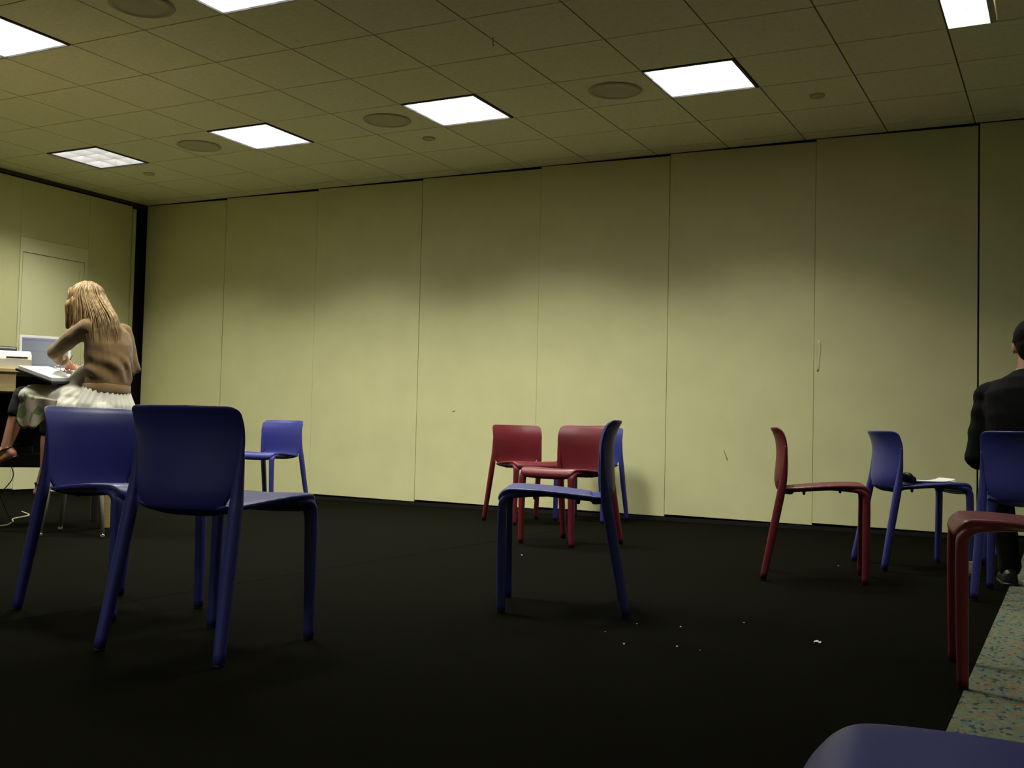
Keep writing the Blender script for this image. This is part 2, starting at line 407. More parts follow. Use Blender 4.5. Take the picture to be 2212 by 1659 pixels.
# ------------------------------------------------------------------ chairs
def sup(a, n, e):
    c, s = math.cos(a), math.sin(a)
    return math.copysign(abs(c)**e, c), math.copysign(abs(s)**n, s)
NS = 64
def shell(rows, curve):
    """rows (y, z, halfwidth, thickness); closed rounded sheet swept along its profile"""
    rows = crom(rows, 6); rings = []; m = len(rows)
    for k, (y, z, hw, th) in enumerate(rows):
        a, b = rows[max(k-1, 0)], rows[min(k+1, m-1)]
        ty, tz = b[0]-a[0], b[1]-a[1]; L = math.hypot(ty, tz) or 1
        ny, nz = -tz/L, ty/L
        ring = []
        for i in range(NS):
            a_ = 2*math.pi*(i+.5)/NS; cx, sx = sup(a_, .55, .45)
            x = hw*cx; dy, dz = curve(x, y, z)
            ring.append((x, y+ny*th*sx+dy, z+nz*th*sx+dz))
        rings.append(ring)
    return MB().loft(rings)
def leg_sweep(rows, sx):
    """rows (x, y, z, half x, half y) ; rounded section square to the path"""
    rows = crom(rows, 5); rings = []; m = len(rows); P = [Vector((r[0]*sx, r[1], r[2])) for r in rows]
    for k, r in enumerate(rows):
        t = (P[min(k+1, m-1)]-P[max(k-1, 0)]).normalized()
        lat = Vector((1, 0, 0)); lat = (lat - t*lat.dot(t)).normalized(); d = t.cross(lat)
        ring = []
        for i in range(18):
            c, s = sup(2*math.pi*i/18, .75, .75); ring.append(P[k] + lat*(c*r[3]) + d*(s*r[4]))
        rings.append(ring)
    return MB().loft(rings)
def make_chair(m):
    r = empty('stacking_chair')
    seat = shell([(.232, .410, .150, .004), (.245, .419, .168, .010), (.250, .433, .190, .013), (.240, .448, .205, .0145), (.214, .456, .212, .015), (.12, .455, .213, .0145),
                  (.02, .448, .207, .0145), (-.07, .440, .196, .014), (-.120, .437, .186, .013), (-.150, .441, .176, .011), (-.163, .448, .168, .005)],
                 lambda x, y, z: (0, .009*(abs(x)/.2)**2.2*(1 if y < .222 else max(0, 1-(y-.222)/.028)) - (.014*(1-(abs(x)/.19)**2) if y < -.1 else 0)))
    # the moulding flows from the seat into the front legs and from the back into the rear legs
    FRONT = [(.150, .06, .449, .018, .006), (.172, .15, .451, .030, .011), (.182, .208, .446, .031, .014), (.188, .234, .426, .026, .0165), (.1912, .240, .385, .0215, .0175),
             (.195, .239, .2, .0185, .0175), (.1985, .236, .007, .0160, .0155)]
    REAR = [(.206, -.139, .655, .004, .004), (.203, -.139, .59, .010, .009), (.200, -.143, .53, .015, .014), (.2005, -.150, .47, .0185, .018), (.203, -.159, .42, .020, .020), (.213, -.195, .23, .0190, .0190), (.2275, -.238, .007, .0160, .0165)]
    for sx in (-1, 1):
        tp = leg_sweep(FRONT[:5] + [(.1918, .2401, .365, .0212, .0176), (.1922, .2401, .345, .0195, .0158), (.1927, .2400, .325, .014, .011)], sx); seat.add(tp.v, tp.f)
    link('seat', remeshed(seat, .0042, 9), m, r, True)
    def bc(x, y, z):
        u = min(1, abs(x)/.21); return (.046*u**2.0 - .002, 0)
    back = shell([(-.150, .428, .120, .004), (-.172, .440, .150, .009), (-.182, .470, .174, .010), (-.184, .505, .190, .0105), (-.180, .56, .203, .010), (-.178, .62, .210, .009),
                  (-.184, .675, .2125, .008), (-.197, .715, .2115, .007), (-.206, .732, .206, .0065), (-.2105, .741, .192, .006), (-.212, .7445, .176, .003)], bc)
    back.build('backrest', m, r, smooth=True)
    for sx in (-1, 1):
        fl = leg_sweep(FRONT, sx).build('leg', m, r, smooth=True)
        MB().loft([[(.1985*sx+rr*math.cos(a*math.pi/6), .236+rr*math.sin(a*math.pi/6), z) for a in range(12)] for rr, z in ((.0135, 0), (.0150, .003), (.0150, .009))]).build('glide', M_GLIDE, fl, smooth=True)
        rl = leg_sweep(REAR, sx).build('leg', m, r, smooth=True)
        MB().loft([[(.2275*sx+rr*math.cos(a*math.pi/6), -.238+rr*math.sin(a*math.pi/6), z) for a in range(12)] for rr, z in ((.0135, 0), (.0150, .003), (.0150, .009))]).build('glide', M_GLIDE, rl, smooth=True)
        for y, z in ((.12, .443), (-.05, .429)):
            MB().capsule((.13*sx, y, z+.006), .008, (.13*sx, y, z-.007), .007, 10).build('stacking_stud', M_GLIDE, r, smooth=True)
    return r
CH = [  # x, y, turn, red?, label
    (3.717, -1.994, .039, 0, 'near blue plastic chair with its back to the viewer, largest chair at left'),
    (2.945, -1.678, 4.65, 0, 'blue plastic chair behind the large left one, in front of the seated woman'),
    (.035, 2.713, 3.184, 0, 'far blue plastic chair near the wall, left of centre'),
    (4.313, -.643, 1.982, 0, 'blue plastic chair in side view at centre, before the two red chairs'),
    (2.375, 2.878, -2.213, 1, 'red plastic chair standing closest to the wall, left of the other centre chairs'),
    (3.303, 1.657, 2.910, 1, 'red plastic chair facing the viewer, partly behind the centre blue chair'),
    (2.700, 3.406, 3.165, 0, 'blue plastic chair against the wall, mostly hidden behind centre chairs'),
    (4.964, .931, -1.350, 1, 'red plastic chair in side view facing right, standing alone'),
    (5.324, 1.752, -1.058, 0, 'blue plastic chair with papers and a black pouch on its seat'),
    (5.962, .806, -.02, 0, 'blue plastic chair the man in the black suit sits on'),
    (6.045, -1.072, 1.72, 1, 'red plastic chair at the right edge in front of the seated man'),
    (6.212, -3.940, 1.70, 0, 'blue plastic chair in the bottom right corner, only its seat showing'),
    (5.90, 2.36, -.05, 0, 'blue plastic chair hidden behind the seated man'),
]
protos = {}
for (x, y, a, red, lab) in CH:
    if red not in protos: protos[red] = make_chair(M_RED if red else M_BLUE); c = protos[red]
    else: c = copy_tree(protos[red])
    c.location = (x, y, 0); c.rotation_euler = (0, 0, a)
    tag(c, lab, 'chair', 'red stacking chairs' if red else 'blue stacking chairs')

# ------------------------------------------------------------------ counter with lower shelf, stool and the things on the counter
CR = empty('bar_counter', (.163, .060, 0), math.atan2(.83, .56)); tag(CR, 'tall counter with tan drawer front and dark shelf behind the seated woman', 'counter')
MB().box(-1.3, .64, -.015, .62, .992, 1.018).build('counter_top', M_TAN, CR, bevel=.004)
MB().box(-1.2, 0, 0, .5, .868, .990).build('drawer', M_TAN, CR, bevel=.004)
MB().box(-1.25, .60, .56, .585, .37, .990).build('back_panel', M_DARK, CR, bevel=.002)
MB().box(-1.25, .60, .22, .56, .385, .475).build('shelf', M_BLK, CR, bevel=.006)
for (x, y) in ((.575, .01), (.575, .55), (-1.25, .01), (-1.25, .55)):
    MB().box(x-.022, x+.022, y-.022, y+.022, 0, .992).build('leg', M_TAN if y < .1 else M_BLK, CR, bevel=.003)
# black console and cables on the shelf
def on_counter(name, x, y, z, rz=0):
    e = empty(name); e.matrix_world = CR.matrix_basis @ Matrix.Translation((x, y, z)) @ Matrix.Rotation(rz, 4, 'Z'); return e
CR.matrix_basis = Matrix.Translation(CR.location) @ Matrix.Rotation(CR.rotation_euler.z, 4, 'Z')
k_ = on_counter('power_strip', -.02, .34, .475, .15); tag(k_, 'black power unit with cords on the dark shelf under the counter', 'power strip')
MB().box(-.16, .16, -.05, .05, 0, .045).build('body', M_BLK, k_, bevel=.008)
MB().box(-.10, -.05, -.03, .03, .045, .07).build('plug', M_BLK, k_, bevel=.006); MB().box(.04, .08, -.03, .03, .045, .065).build('plug', M_BLK, k_, bevel=.006)
for k, (a, b, c, lab) in enumerate(((-.24, -.17, -.20, 'leftmost thin black cord hanging under the counter shelf'), (-.10, -.02, .05, 'middle thin black cord hanging under the counter shelf'), (.02, -.06, -.14, 'thin black cord crossing another under the counter shelf'))):
    pts = crom([(a, .44, .40), (a+.02, .46, .30), (b, .47, .16), (c, .46, .006), (c+.06, .40, .004)], 6)
    o = MB().tube([CR.matrix_basis @ Vector(p) for p in pts], .0035, 6).build('hanging_cord', M_BLK, None, smooth=True); tag(o, lab, 'cord', 'cords under the counter')
pts = crom([(-.75, -.30, .005), (-.30, -.05, .005), (-.05, .15, .005), (-.22, .38, .005), (-.42, .55, .006), (-.60, .82, .005), (-.9, 1.0, .005)], 8)
o = MB().tube(pts, .0055, 8).build('floor_cable', M_CABLE, None, smooth=True); tag(o, 'pale cable lying on the floor at the left edge', 'cable')

# printer
P_ = on_counter('printer', -.12, .20, 1.018); tag(P_, 'white desktop printer with black lid at the left edge', 'printer')
prof = [(-.16, .0), (-.165, .06), (-.15, .095), (-.06, .118), (.03, .124), (.04, .0)]
MB().loft([[(x, y, z) for y, z in prof] for x in (-.21, -.205, .205, .21)]).build('body', M_WHT, P_, bevel=.010, seg=3)
MB().loft([[(x, y, z) for y, z in ((-.05, .115), (-.045, .138), (-.03, .148), (.015, .150), (.03, .120))] for x in (-.19, .13)]).build('lid', M_BLK, P_, bevel=.008, seg=3)
MB().box(.06, .185, -.1665, -.158, .070, .0755).build('paper_slot', M_DARK, P_)
MB().box(-.05, -.043, -.1668, -.158, .066, .082).build('button', M_BLK, P_)
# laptop
L_ = on_counter('laptop', .215, .50, 1.018, .0); tag(L_, 'open silver laptop with a bluish lit screen on the counter', 'laptop')
MB().box(-.165, .165, -.235, 0, .002, .020).build('base', M_SILVER, L_, bevel=.004)
MB().box(-.145, .145, -.12, -.02, .0202, .0215).build('keyboard', M_BLK, L_)
MB().box(-.05, .05, -.215, -.135, .0202, .0212).build('touchpad', M_SILVER, L_)
LM = Matrix.Translation((0, 0, .018)) @ Matrix.Rotation(-.30, 4, 'X')
lid = MB().box(-.165, .165, -.004, .006, 0, .250).build('lid', M_SILVER, L_, bevel=.003); lid.matrix_local = LM
MB().box(-.146, .146, -.0055, -.004, .022, .230).build('screen', M_SCREEN, lid)
MB().box(-.165, .165, .0058, .0075, .001, .252).build('lid_cover', M_BLK, lid)

# stool: four splayed legs with bright tips
ST = empty('bar_stool', (.71, .145, 0)); tag(ST, 'tall stool with pale tapered legs under the seated woman', 'stool')
feet = [(.662, -.122), (.987, .052), (.428, .223), (.753, .400)]
seat_m = MB(); n = 40; rr = []
for (f, z) in ((.02, .660), (.16, .662), (.185, .672), (.192, .688), (.186, .700), (.165, .704), (.02, .700)):
    rr.append([(f*math.cos(2*math.pi*k/n), f*math.sin(2*math.pi*k/n), z) for k in range(n)])
seat_m.loft(rr).build('seat', M_STOOL, ST, smooth=True)
for (x, y) in feet:
    x -= .71; y -= .145
    lg = MB().tube([(x*.62, y*.62, .665), (x*.80, y*.80, .35), (x, y, .022)], [.022, .018, .012], 14).build('leg', M_STOOL, ST, smooth=True)
    MB().loft([[(x+r_*math.cos(a*math.pi/6), y+r_*math.sin(a*math.pi/6), z) for a in range(12)] for r_, z in ((.014, 0), (.015, .004), (.013, .02), (.011, .028))]).build('foot_tip', M_CHROME, lg, smooth=True)
ring = [(.222*math.cos(2*math.pi*k/48), .222*math.sin(2*math.pi*k/48), .27) for k in range(49)]
MB().tube(ring, .009, 8, cap=False).build('foot_ring', M_STOOL, ST, smooth=True)

# ------------------------------------------------------------------ people
def hand(mb, wrist, palm_dir, across, curl, size=1.0, thumb_side=1):
    """palm plus five fingers; across points from little finger to index"""
    wrist = Vector(wrist); p = Vector(palm_dir).normalized(); a = Vector(across); a = (a-p*a.dot(p)).normalized(); nrm = p.cross(a).normalized()*curl
    k = size
    mb.capsule(wrist, .024*k, wrist+p*.03*k, .026*k, 12)
    for i, t in enumerate((-.030, -.010, .010, .030)):
        b0 = wrist + p*.02*k + a*t*.5*k; b1 = wrist + p*.082*k + a*t*k
        mb.capsule(b0, .014*k, b1, .0115*k, 10)
        L = (.055, .070, .076, .068)[i]*k
        q1 = b1 + (p*.85+nrm*.5).normalized()*L*.5; q2 = q1 + (p*.45+nrm*.9).normalized()*L*.32; q3 = q2 + (p*.05+nrm).normalized()*L*.25
        mb.capsule(b1, .0095*k, q1, .0085*k, 8); mb.capsule(q1, .0085*k, q2, .0078*k, 8); mb.capsule(q2, .0078*k, q3, .0065*k, 8)
    t0 = wrist + p*.02*k + a*.020*k; t1 = t0 + (p*.6+a*.6+nrm*.3).normalized()*.045*k; t2 = t1 + (p*.8+nrm*.5).normalized()*.032*k; t3 = t2+(p*.7+nrm*.7).normalized()*.022*k
    mb.capsule(t0, .014*k, t1, .0115*k, 10); mb.capsule(t1, .0105*k, t2, .0092*k, 8); mb.capsule(t2, .0092*k, t3, .0075*k, 8)
    return mb
def head_mb(c, f, s=1.0):
    """skull, jaw, nose, ears, lips; f = facing direction"""
    c = Vector(c); f = Vector(f).normalized(); lat = f.cross(Vector((0, 0, 1))).normalized(); u = lat.cross(f).normalized()
    Mx = Matrix((lat, f, u)).transposed()
    P = lambda x, y, z: c + Mx @ Vector((x*s, y*s, z*s))
    mb = MB()
    mb.ell(P(0, -.012, .022), .076*s, .094*s, .094*s, Mx)
    mb.ell(P(0, .022, -.045), .060*s, .070*s, .070*s, Mx)
    mb.capsule(P(0, .045, -.095), .022*s, P(0, .06, -.088), .020*s, 10)
    mb.capsule(P(0, .088, .0), .008*s, P(0, .106, -.03), .012*s, 10)
    mb.capsule(P(-.022, .082, .018), .009*s, P(.022, .082, .018), .009*s, 8)
    mb.capsule(P(-.016, .082, -.062), .007*s, P(.016, .082, -.062), .007*s, 8)
    for sx in (-1, 1):
        mb.ell(P(.078*sx, -.012, -.010), .010*s, .018*s, .032*s, Mx, 12)
        mb.capsule(P(.045*sx, .055, -.02), .022*s, P(.05*sx, .05, -.015), .02*s, 8)
    eyes = MB()
    for sx in (-1, 1): eyes.ell(P(.030*sx, .078, .004), .011*s, .009*s, .008*s, Mx, 12)
    return mb, eyes, P
M_EYE = mat('eye', (.35, .33, .30), .3)

# --- the woman on the stool, turned to the counter, bowed over a ring binder
W_ = empty('person', (.79, .19, 0)); tag(W_, 'blond woman in tan cardigan and white dress sitting on a stool, writing in a binder', 'person')
Winv = Matrix.Translation((-.79, -.19, 0))
def wlink(name, me, m, parent=None):
    me.transform(Winv); me.update(); return link(name, me, m, parent or W_, True)
lat = (0.05, 1, 0)
hc = Vector((.690, .118, 1.430)); hf = Vector((-.86, -.05, -.50))
mb, eyes, HP = head_mb(hc, hf, .98)
lsh, rsh, lel, rel_, lwr, rwr = (.800, .045, 1.262), (.815, .300, 1.255), (.548, .025, 1.115), (.842, .372, 1.030), (.452, .200, 1.062), (.565, .395, 1.020)
mb.capsule((.775, .165, 1.29), .052, (.725, .140, 1.37), .048)
mb.spine([((.79, .19, .74), .10, .08), ((.80, .19, .82), .155, .118), ((.825, .185, .95), .118, .092), ((.835, .178, 1.10), .135, .102), ((.822, .172, 1.21), .140, .090), ((.795, .168, 1.285), .085, .06), ((.785, .166, 1.305), .04, .03)], lat)
mb.capsule(lsh, .048, lel, .036); mb.capsule(lel, .036, lwr, .024); mb.capsule(rsh, .048, rel_, .036); mb.capsule(rel_, .036, rwr, .024)
lk, rk, la, ra = (.335, -.015, .838), (.245, .225, .842), (.262, -.070, .518), (.285, .205, .395)
mb.capsule((.795, .13, .80), .078, lk, .056); mb.capsule((.765, .26, .80), .078, rk, .056)
mb.capsule(lk, .052, (.310, -.035, .72), .050); mb.capsule((.310, -.035, .72), .050, la, .030)
mb.capsule(rk, .052, (.270, .235, .70), .050); mb.capsule((.270, .235, .70), .050, ra, .030)
def foot(mb, ank, d, s=1.0):
    ank = Vector(ank); d = Vector(d).normalized(); sd = d.cross(Vector((0, 0, 1))).normalized(); dn = sd.cross(d).normalized()*-1
    if dn.z > 0: dn = -dn
    heel = ank + dn*.045*s - d*.03*s; ball = ank + d*.11*s + dn*.062*s
    mb.capsule(ank, .030*s, heel, .028*s, 12); mb.capsule(heel, .026*s, ball, .026*s, 12); mb.capsule(ank, .028*s, ball, .024*s, 12)
    mb.capsule(ball - sd*.016*s, .022*s, ball + sd*.018*s, .020*s, 10)
    for i, t in enumerate((-.030, -.014, .001, .015, .028)):
        L = (.052, .048, .044, .038, .032)[i]*s; r = (.0115, .009, .0085, .008, .0078)[i]*s
        mb.capsule(ball+sd*t*s, r*1.1, ball+sd*t*1.1*s+d*L+dn*.006*s, r, 8)
    return ball, heel, sd, dn
LF = foot(mb, la, (-.86, -.42, -.32)); RF = foot(mb, ra, (-.30, -.62, -.72))
me = remeshed(mb, .0065, 5)
hb = MB(); hand(hb, lwr, (-.35, .72, -.45), (-.8, -.5, .1), 1, .92); hand(hb, rwr, (-.85, -.35, -.25), (.25, -.85, .35), -1, .92)
join_into(me, hb); body = wlink('body', me, M_SKIN); body['label'] = 'bare skin of the woman'
e_ = eyes.mesh('eyes'); wlink('eyes', e_, M_EYE, body)
# dress: white bodice and a full skirt over the thighs
sk = MB()
sk.spine([((.80, .187, .69), .19, .150), ((.81, .187, .74), .200, .165), ((.815, .187, .80), .192, .158), ((.815, .187, .86), .165, .135), ((.825, .185, .95), .128, .102), ((.828, .178, 1.10), .142, .112), ((.815, .172, 1.21), .138, .094), ((.80, .17, 1.25), .11, .07)], lat)
sk.capsule((.83, .10, .745), .07, (.83, .27, .745), .07); sk.capsule((.79, .13, .80), .115, (.40, .0, .835), .082); sk.capsule((.765, .26, .80), .115, (.32, .215, .845), .080)
sk.capsule((.55, .12, .815), .105, (.38, .11, .835), .075)
sk.capsule((.72, .05, .76), .09, (.50, -.01, .78), .06); sk.capsule((.90, .08, .75), .07, (.90, .28, .75), .07)
sk.capsule((.66, .17, .98), .07, (.62, .15, .90), .09)
def pleat(co):
    a = math.atan2(co.y-.187, co.x-.82); g = max(0, min(1, (.93-co.z)/.08))
    return g*.004*math.sin(a*26+2*math.sin(co.z*18)) + .004*noise.noise(co*14)
wlink('dress', remeshed(sk, .0065, 5, pleat), M_DRESS)
# hanging hem with a printed floral edge, falling from the knee
def ruffle(top, drop, amp, thick=.003, n=40, m=12):
    top = crom(top, max(1, n//(len(top)-1))); V = []; nn = len(top)
    for side in (0, 1):
        for j in range(m+1):
            t = j/m
            for i, p in enumerate(top):
                u = i/(nn-1); wv = amp*t*math.sin(u*23+1.5*t)
                dz = drop(u)*t + .010*t*math.sin(u*31)
                V.append((p[0]+wv*.5-.02*t+side*thick, p[1]-wv*.8+side*thick, p[2]-dz))
    F = []; B = (m+1)*nn
    for j in range(m):
        for i in range(nn-1):
            a = j*nn+i; F.append((a, a+1, a+nn+1, a+nn)); F.append((B+a, B+a+nn, B+a+nn+1, B+a+1))
    for i in range(nn-1):
        F.append((i, B+i, B+i+1, i+1)); k = m*nn+i; F.append((k, k+1, B+k+1, B+k))
    for j in range(m):
        a = j*nn; F.append((a, a+nn, B+a+nn, B+a)); a = j*nn+nn-1; F.append((a, B+a, B+a+nn, a+nn))
    return MB().add(V, F)
hem = ruffle([(.700, -.075, .815), (.60, -.085, .83), (.50, -.085, .84), (.40, -.075, .865), (.315, -.035, .895), (.29, .03, .90), (.275, .10, .90)], lambda u: .08+.13*math.sin(min(1, u*1.15)*math.pi)**1, .018)
wlink('floral_hem', hem.mesh('floral_hem'), M_FLORAL)
# cardigan: trunk and sleeves, with a ribbed welt
cg = MB()
cg.spine([((.828, .186, .905), .142, .116), ((.835, .184, .96), .146, .120), ((.845, .180, 1.06), .152, .124), ((.842, .176, 1.15), .158, .118), ((.826, .172, 1.225), .158, .100), ((.806, .169, 1.275), .115, .075), ((.788, .167, 1.305), .070, .055)], lat)
cg.capsule(lsh, .060, (.66, .032, 1.19), .052); cg.capsule((.66, .032, 1.19), .052, lel, .047); cg.capsule(lel, .047, (.478, .13, 1.082), .038)
cg.capsule(rsh, .060, (.83, .342, 1.14), .052); cg.capsule((.83, .342, 1.14), .052, rel_, .047); cg.capsule(rel_, .047, (.66, .392, 1.02), .038)
def folds(co):
    g = .009*noise.noise(Vector((co.x*11, co.y*15, co.z*9)))
    if co.z < 1.12: g += .007*math.sin(co.y*60+co.z*55+4*noise.noise(co*5))*max(0, min(1, (1.12-co.z)/.1))*max(0, min(1, (co.z-.93)/.04))
    return g
card = wlink('cardigan', remeshed(cg, .0065, 5, folds), M_CARD)
wb = MB(); rings = []; n = 120
for (z, o_) in ((.868, -.004), (.865, .004), (.872, .008), (.918, .008), (.926, .001)):
    rings.append([Vector((.826, .186, z)) + Vector((0.05, 1, 0))*((.141+o_+.0016*(i % 2))*math.cos(2*math.pi*i/n)) + Vector((1, -.05, 0))*((.116+o_+.0016*(i % 2))*math.sin(2*math.pi*i/n)) for i in range(n)])
wlink('ribbed_welt', MB().loft(rings).mesh('ribbed_welt'), M_CARD, card)
for k, (a, b) in enumerate((((.486, .110, 1.088), (.470, .152, 1.076)), ((.68, .391, 1.0215), (.645, .3935, 1.0195)))):
    wlink('cuff', MB().tube([a, b], [.041, .038], 20).mesh('cuff'), M_CARD, card)
# cropped black leggings
lg = MB()
lg.capsule((.70, .11, .80), .080, lk, .066); lg.capsule(lk, .063, (.312, -.034, .745), .060); lg.capsule((.68, .25, .80), .080, rk, .066); lg.capsule(rk, .063, (.275, .232, .62), .056)
wlink('cropped_leggings', remeshed(lg, .007, 4), M_CAPRI)
for nm, (ball, heel, sd, dn), ank in (('sandal', LF, la), ('sandal', RF, ra)):
    s = MB(); d = (ball-heel).normalized()
    rings = []
    for t, w2 in ((-.03, .014), (0, .026), (.05, .026), (.10, .032), (.15, .036), (.19, .028), (.205, .010)):
        c = heel + d*t + dn*.030
        rings.append([c+sd*w2+dn*.006, c+sd*w2-dn*.006, c-sd*w2-dn*.006, c-sd*w2+dn*.006])
    s.loft(rings); sandal = wlink(nm, s.mesh(nm), M_LEATHER)
    rg = [Vector(ank) + dn*.012 + (sd*math.cos(2*math.pi*i/24) + d*math.sin(2*math.pi*i/24))*.036 for i in range(25)]
    wlink('ankle_strap', MB().tube(rg, .006, 6, cap=False).mesh('strap'), M_LEATHER, sandal)
    rg = [ball - d*.0 + sd*.034*math.cos(math.pi*i/12) - dn*(.030*math.sin(math.pi*i/12)) for i in range(13)]
    wlink('toe_strap', MB().tube(rg, .006, 6).mesh('strap'), M_LEATHER, sandal)
# long straight hair, falling forward past the face and down the back
hm = MB(); Mh = Matrix.Rotation(.35, 3, 'Y')
hm.ell(hc+Vector((.012, 0, .022)), .104, .092, .108)
hm.capsule((.735, .118, 1.42), .080, (.825, .155, 1.315), .070); hm.capsule((.825, .155, 1.315), .066, (.880, .150, 1.235), .045)
hm.capsule((.655, .045, 1.40), .040, (.640, .035, 1.265), .012); hm.capsule((.70, .050, 1.42), .050, (.735, .050, 1.30), .045)
hair_me = remeshed(hm, .007, 6, lambda co: .004*math.sin(math.atan2(co.y-.12, co.x-.70)*26+3*noise.noise(co*9)))
st = MB()
crown = hc + Vector((.015, 0, .118))
for k in range(230):
    az = R.uniform(-math.pi, math.pi)      # 0 = back (+x), +-pi = forehead (-x)
    rx, ry, rz = .112+R.uniform(0, .008), .098+R.uniform(0, .008), .112
    pts = [crown + Vector((R.uniform(-.01, .01), R.uniform(-.01, .01), 0))]
    for t in (.35, .7, 1.0, 1.35):
        pts.append(hc+Vector((.012, 0, .012)) + Vector((rx*math.sin(t)*math.cos(az), ry*math.sin(t)*math.sin(az), rz*math.cos(t))))
    e = pts[-1]; back = max(0, math.cos(az)); L = R.uniform(.14, .22)
    side = math.sin(az)
    if back > .05 or side > 0:
        b = max(back, .3 if side > 0 else .1)
        pts.append(e + Vector((.055*b+.01, .010*side, -.075))); pts.append(e + Vector((.125*b+.005, .018*side, -.150))); pts.append(e + Vector((.160*b, .02*side, -.150-L*R.uniform(.35, .75))))
    else:
        pts.append(e + Vector((.004, -.004, -L*.45))); pts.append(e + Vector((R.uniform(-.01, .012), R.uniform(-.012, .008), -L*.95)))
    pts = crom([list(p) for p in pts], 3); m = len(pts); w0 = R.uniform(.0028, .0058)
    st.tube(pts, [w0*(.6 if i < 2 else 1)*(1 if i < m*.6 else max(.12, 1-(i/m-.6)/.42)) for i in range(m)], 5)
join_into(hair_me, st); wlink('hair', hair_me, M_HAIR)
wlink('headband', MB().tube([HP(.088*math.cos(math.pi*i/16), .030+.012*math.sin(math.pi*i/16), .020+.112*math.sin(math.pi*i/16)) for i in range(17)], .005, 6).mesh('headband'), M_HAIR)

# ring binder across her lap, leaning on the counter edge
b1 = Vector((.330, -.080, 1.010)); bu = (Vector((.690, -.062, .915))-b1).normalized(); bv = (Vector((0, 1, .03))-bu*Vector((0, 1, .03)).dot(bu)).normalized(); bn = bu.cross(bv).normalized()
if bn.z < 0: bn = -bn
BM = Matrix((( bu.x, bv.x, bn.x, b1.x), (bu.y, bv.y, bn.y, b1.y), (bu.z, bv.z, bn.z, b1.z), (0, 0, 0, 1)))
B_ = empty('ring_binder'); B_.matrix_world = BM; tag(B_, 'open dark ring binder with white pages across the woman\'s lap', 'binder')
MB().box(0, .32, 0, .245, -.014, 0).box(0, .32, .245, .285, -.012, .002).box(0, .32, .285, .53, -.014, 0).build('cover', M_BLK, B_, bevel=.002)
MB().box(.014, .306, .008, .235, .0, .020).build('page_stack', M_PAPER, B_, bevel=.001); MB().box(.014, .306, .295, .522, .0, .010).build('page_stack', M_PAPER, B_, bevel=.001)
MB().box(.04, .28, .252, .278, .002, .008).build('ring_bar', M_CHROME, B_, bevel=.002)
for x in (.06, .16, .26):
    MB().tube([(x, .265+.028*math.cos(math.pi*k/10), .008+.030*math.sin(math.pi*k/10)) for k in range(11)], .0022, 6).build('ring', M_CHROME, B_, smooth=True)
o = MB().tube([(.405, .215, .998), (.425, .240, 1.075), (.435, .252, 1.11)], [.0015, .004, .004], 8).build('pen', M_BLK, None, smooth=True); tag(o, 'slim dark pen held in the woman\'s hand over the binder', 'pen')

# --- the man in the suit, sitting with his back to us, leaning a little forward
MN = empty('person', (5.94, .80, 0)); tag(MN, 'dark-haired man in a black suit sitting with his back turned, at the right edge', 'person')
Minv = Matrix.Translation((-5.94, -.80, 0))
def mlink(name, me, m, parent=None):
    me.transform(Minv); me.update(); return link(name, me, m, parent or MN, True)
lat = (1, 0, 0)
mc = Vector((5.948, .935, 1.142)); mf = Vector((-.10, .96, -.22))
mb, eyes, HP = head_mb(mc, mf, .99)
mb.capsule((5.94, .875, .99), .058, (5.945, .915, 1.08), .055)
mb.spine([((5.94, .80, .50), .12, .10), ((5.94, .80, .56), .16, .12), ((5.94, .78, .70), .145, .105), ((5.94, .80, .84), .165, .11), ((5.94, .84, .94), .165, .10), ((5.94, .87, .995), .09, .07), ((5.94, .875, 1.01), .05, .05)], lat)
J_ = {}
for s, t in ((-1, 'l'), (1, 'r')):
    sh, el, wr = (5.94+.168*s, .855, .912), (5.94+.212*s, .835, .625), (5.94+.13*s, 1.08, .615)
    hp, kn, an = (5.94+.09*s, .83, .535), (5.94+.155*s, 1.26, .515), (5.94+.10*s, 1.29, .105)
    J_[t] = (sh, el, wr, hp, kn, an)
    mb.capsule(sh, .05, el, .04); mb.capsule(el, .04, wr, .028); mb.capsule(hp, .08, kn, .056); mb.capsule(kn, .055, an, .036)
me = remeshed(mb, .007, 5); hb = MB()
hand(hb, J_['l'][2], (.25, .9, -.2), (.85, -.2, .2), 1, 1.0); hand(hb, J_['r'][2], (-.25, .9, -.2), (-.85, -.2, .2), -1, 1.0)
join_into(me, hb); body = mlink('body', me, M_SKIN); body['label'] = 'bare skin of the man\'s neck and ear'
mlink('eyes', eyes.mesh('eyes'), M_EYE, body)
hm = MB(); Mx = Matrix.Rotation(-.2, 3, 'X')
hm.ell(HP(0, -.020, .032), .083, .100, .095, Mx); hm.ell(HP(0, -.060, -.018), .070, .056, .078, Mx); hm.capsule(HP(-.062, .01, .03), .022, HP(.062, .01, .03), .022)
mlink('hair', remeshed(hm, .005, 4, lambda co: .002*noise.noise(co*60)), M_DHAIR)
jk = MB()
jk.spine([((5.94, .775, .475), .185, .135), ((5.94, .778, .56), .180, .135), ((5.94, .775, .68), .170, .125), ((5.94, .792, .80), .185, .128), ((5.94, .825, .90), .198, .120), ((5.94, .850, .950), .165, .105), ((5.94, .868, .985), .105, .085), ((5.94, .878, 1.012), .074, .072)], lat)
for t in 'lr':
    sh, el, wr = J_[t][:3]
    m1 = tuple((a+b)/2 for a, b in zip(sh, el))
    jk.capsule((5.94+(sh[0]-5.94)*.6, sh[1], sh[2]+.022), .060, sh, .062); jk.capsule(sh, .064, m1, .062); jk.capsule(m1, .062, el, .060); jk.capsule(el, .060, wr, .042)
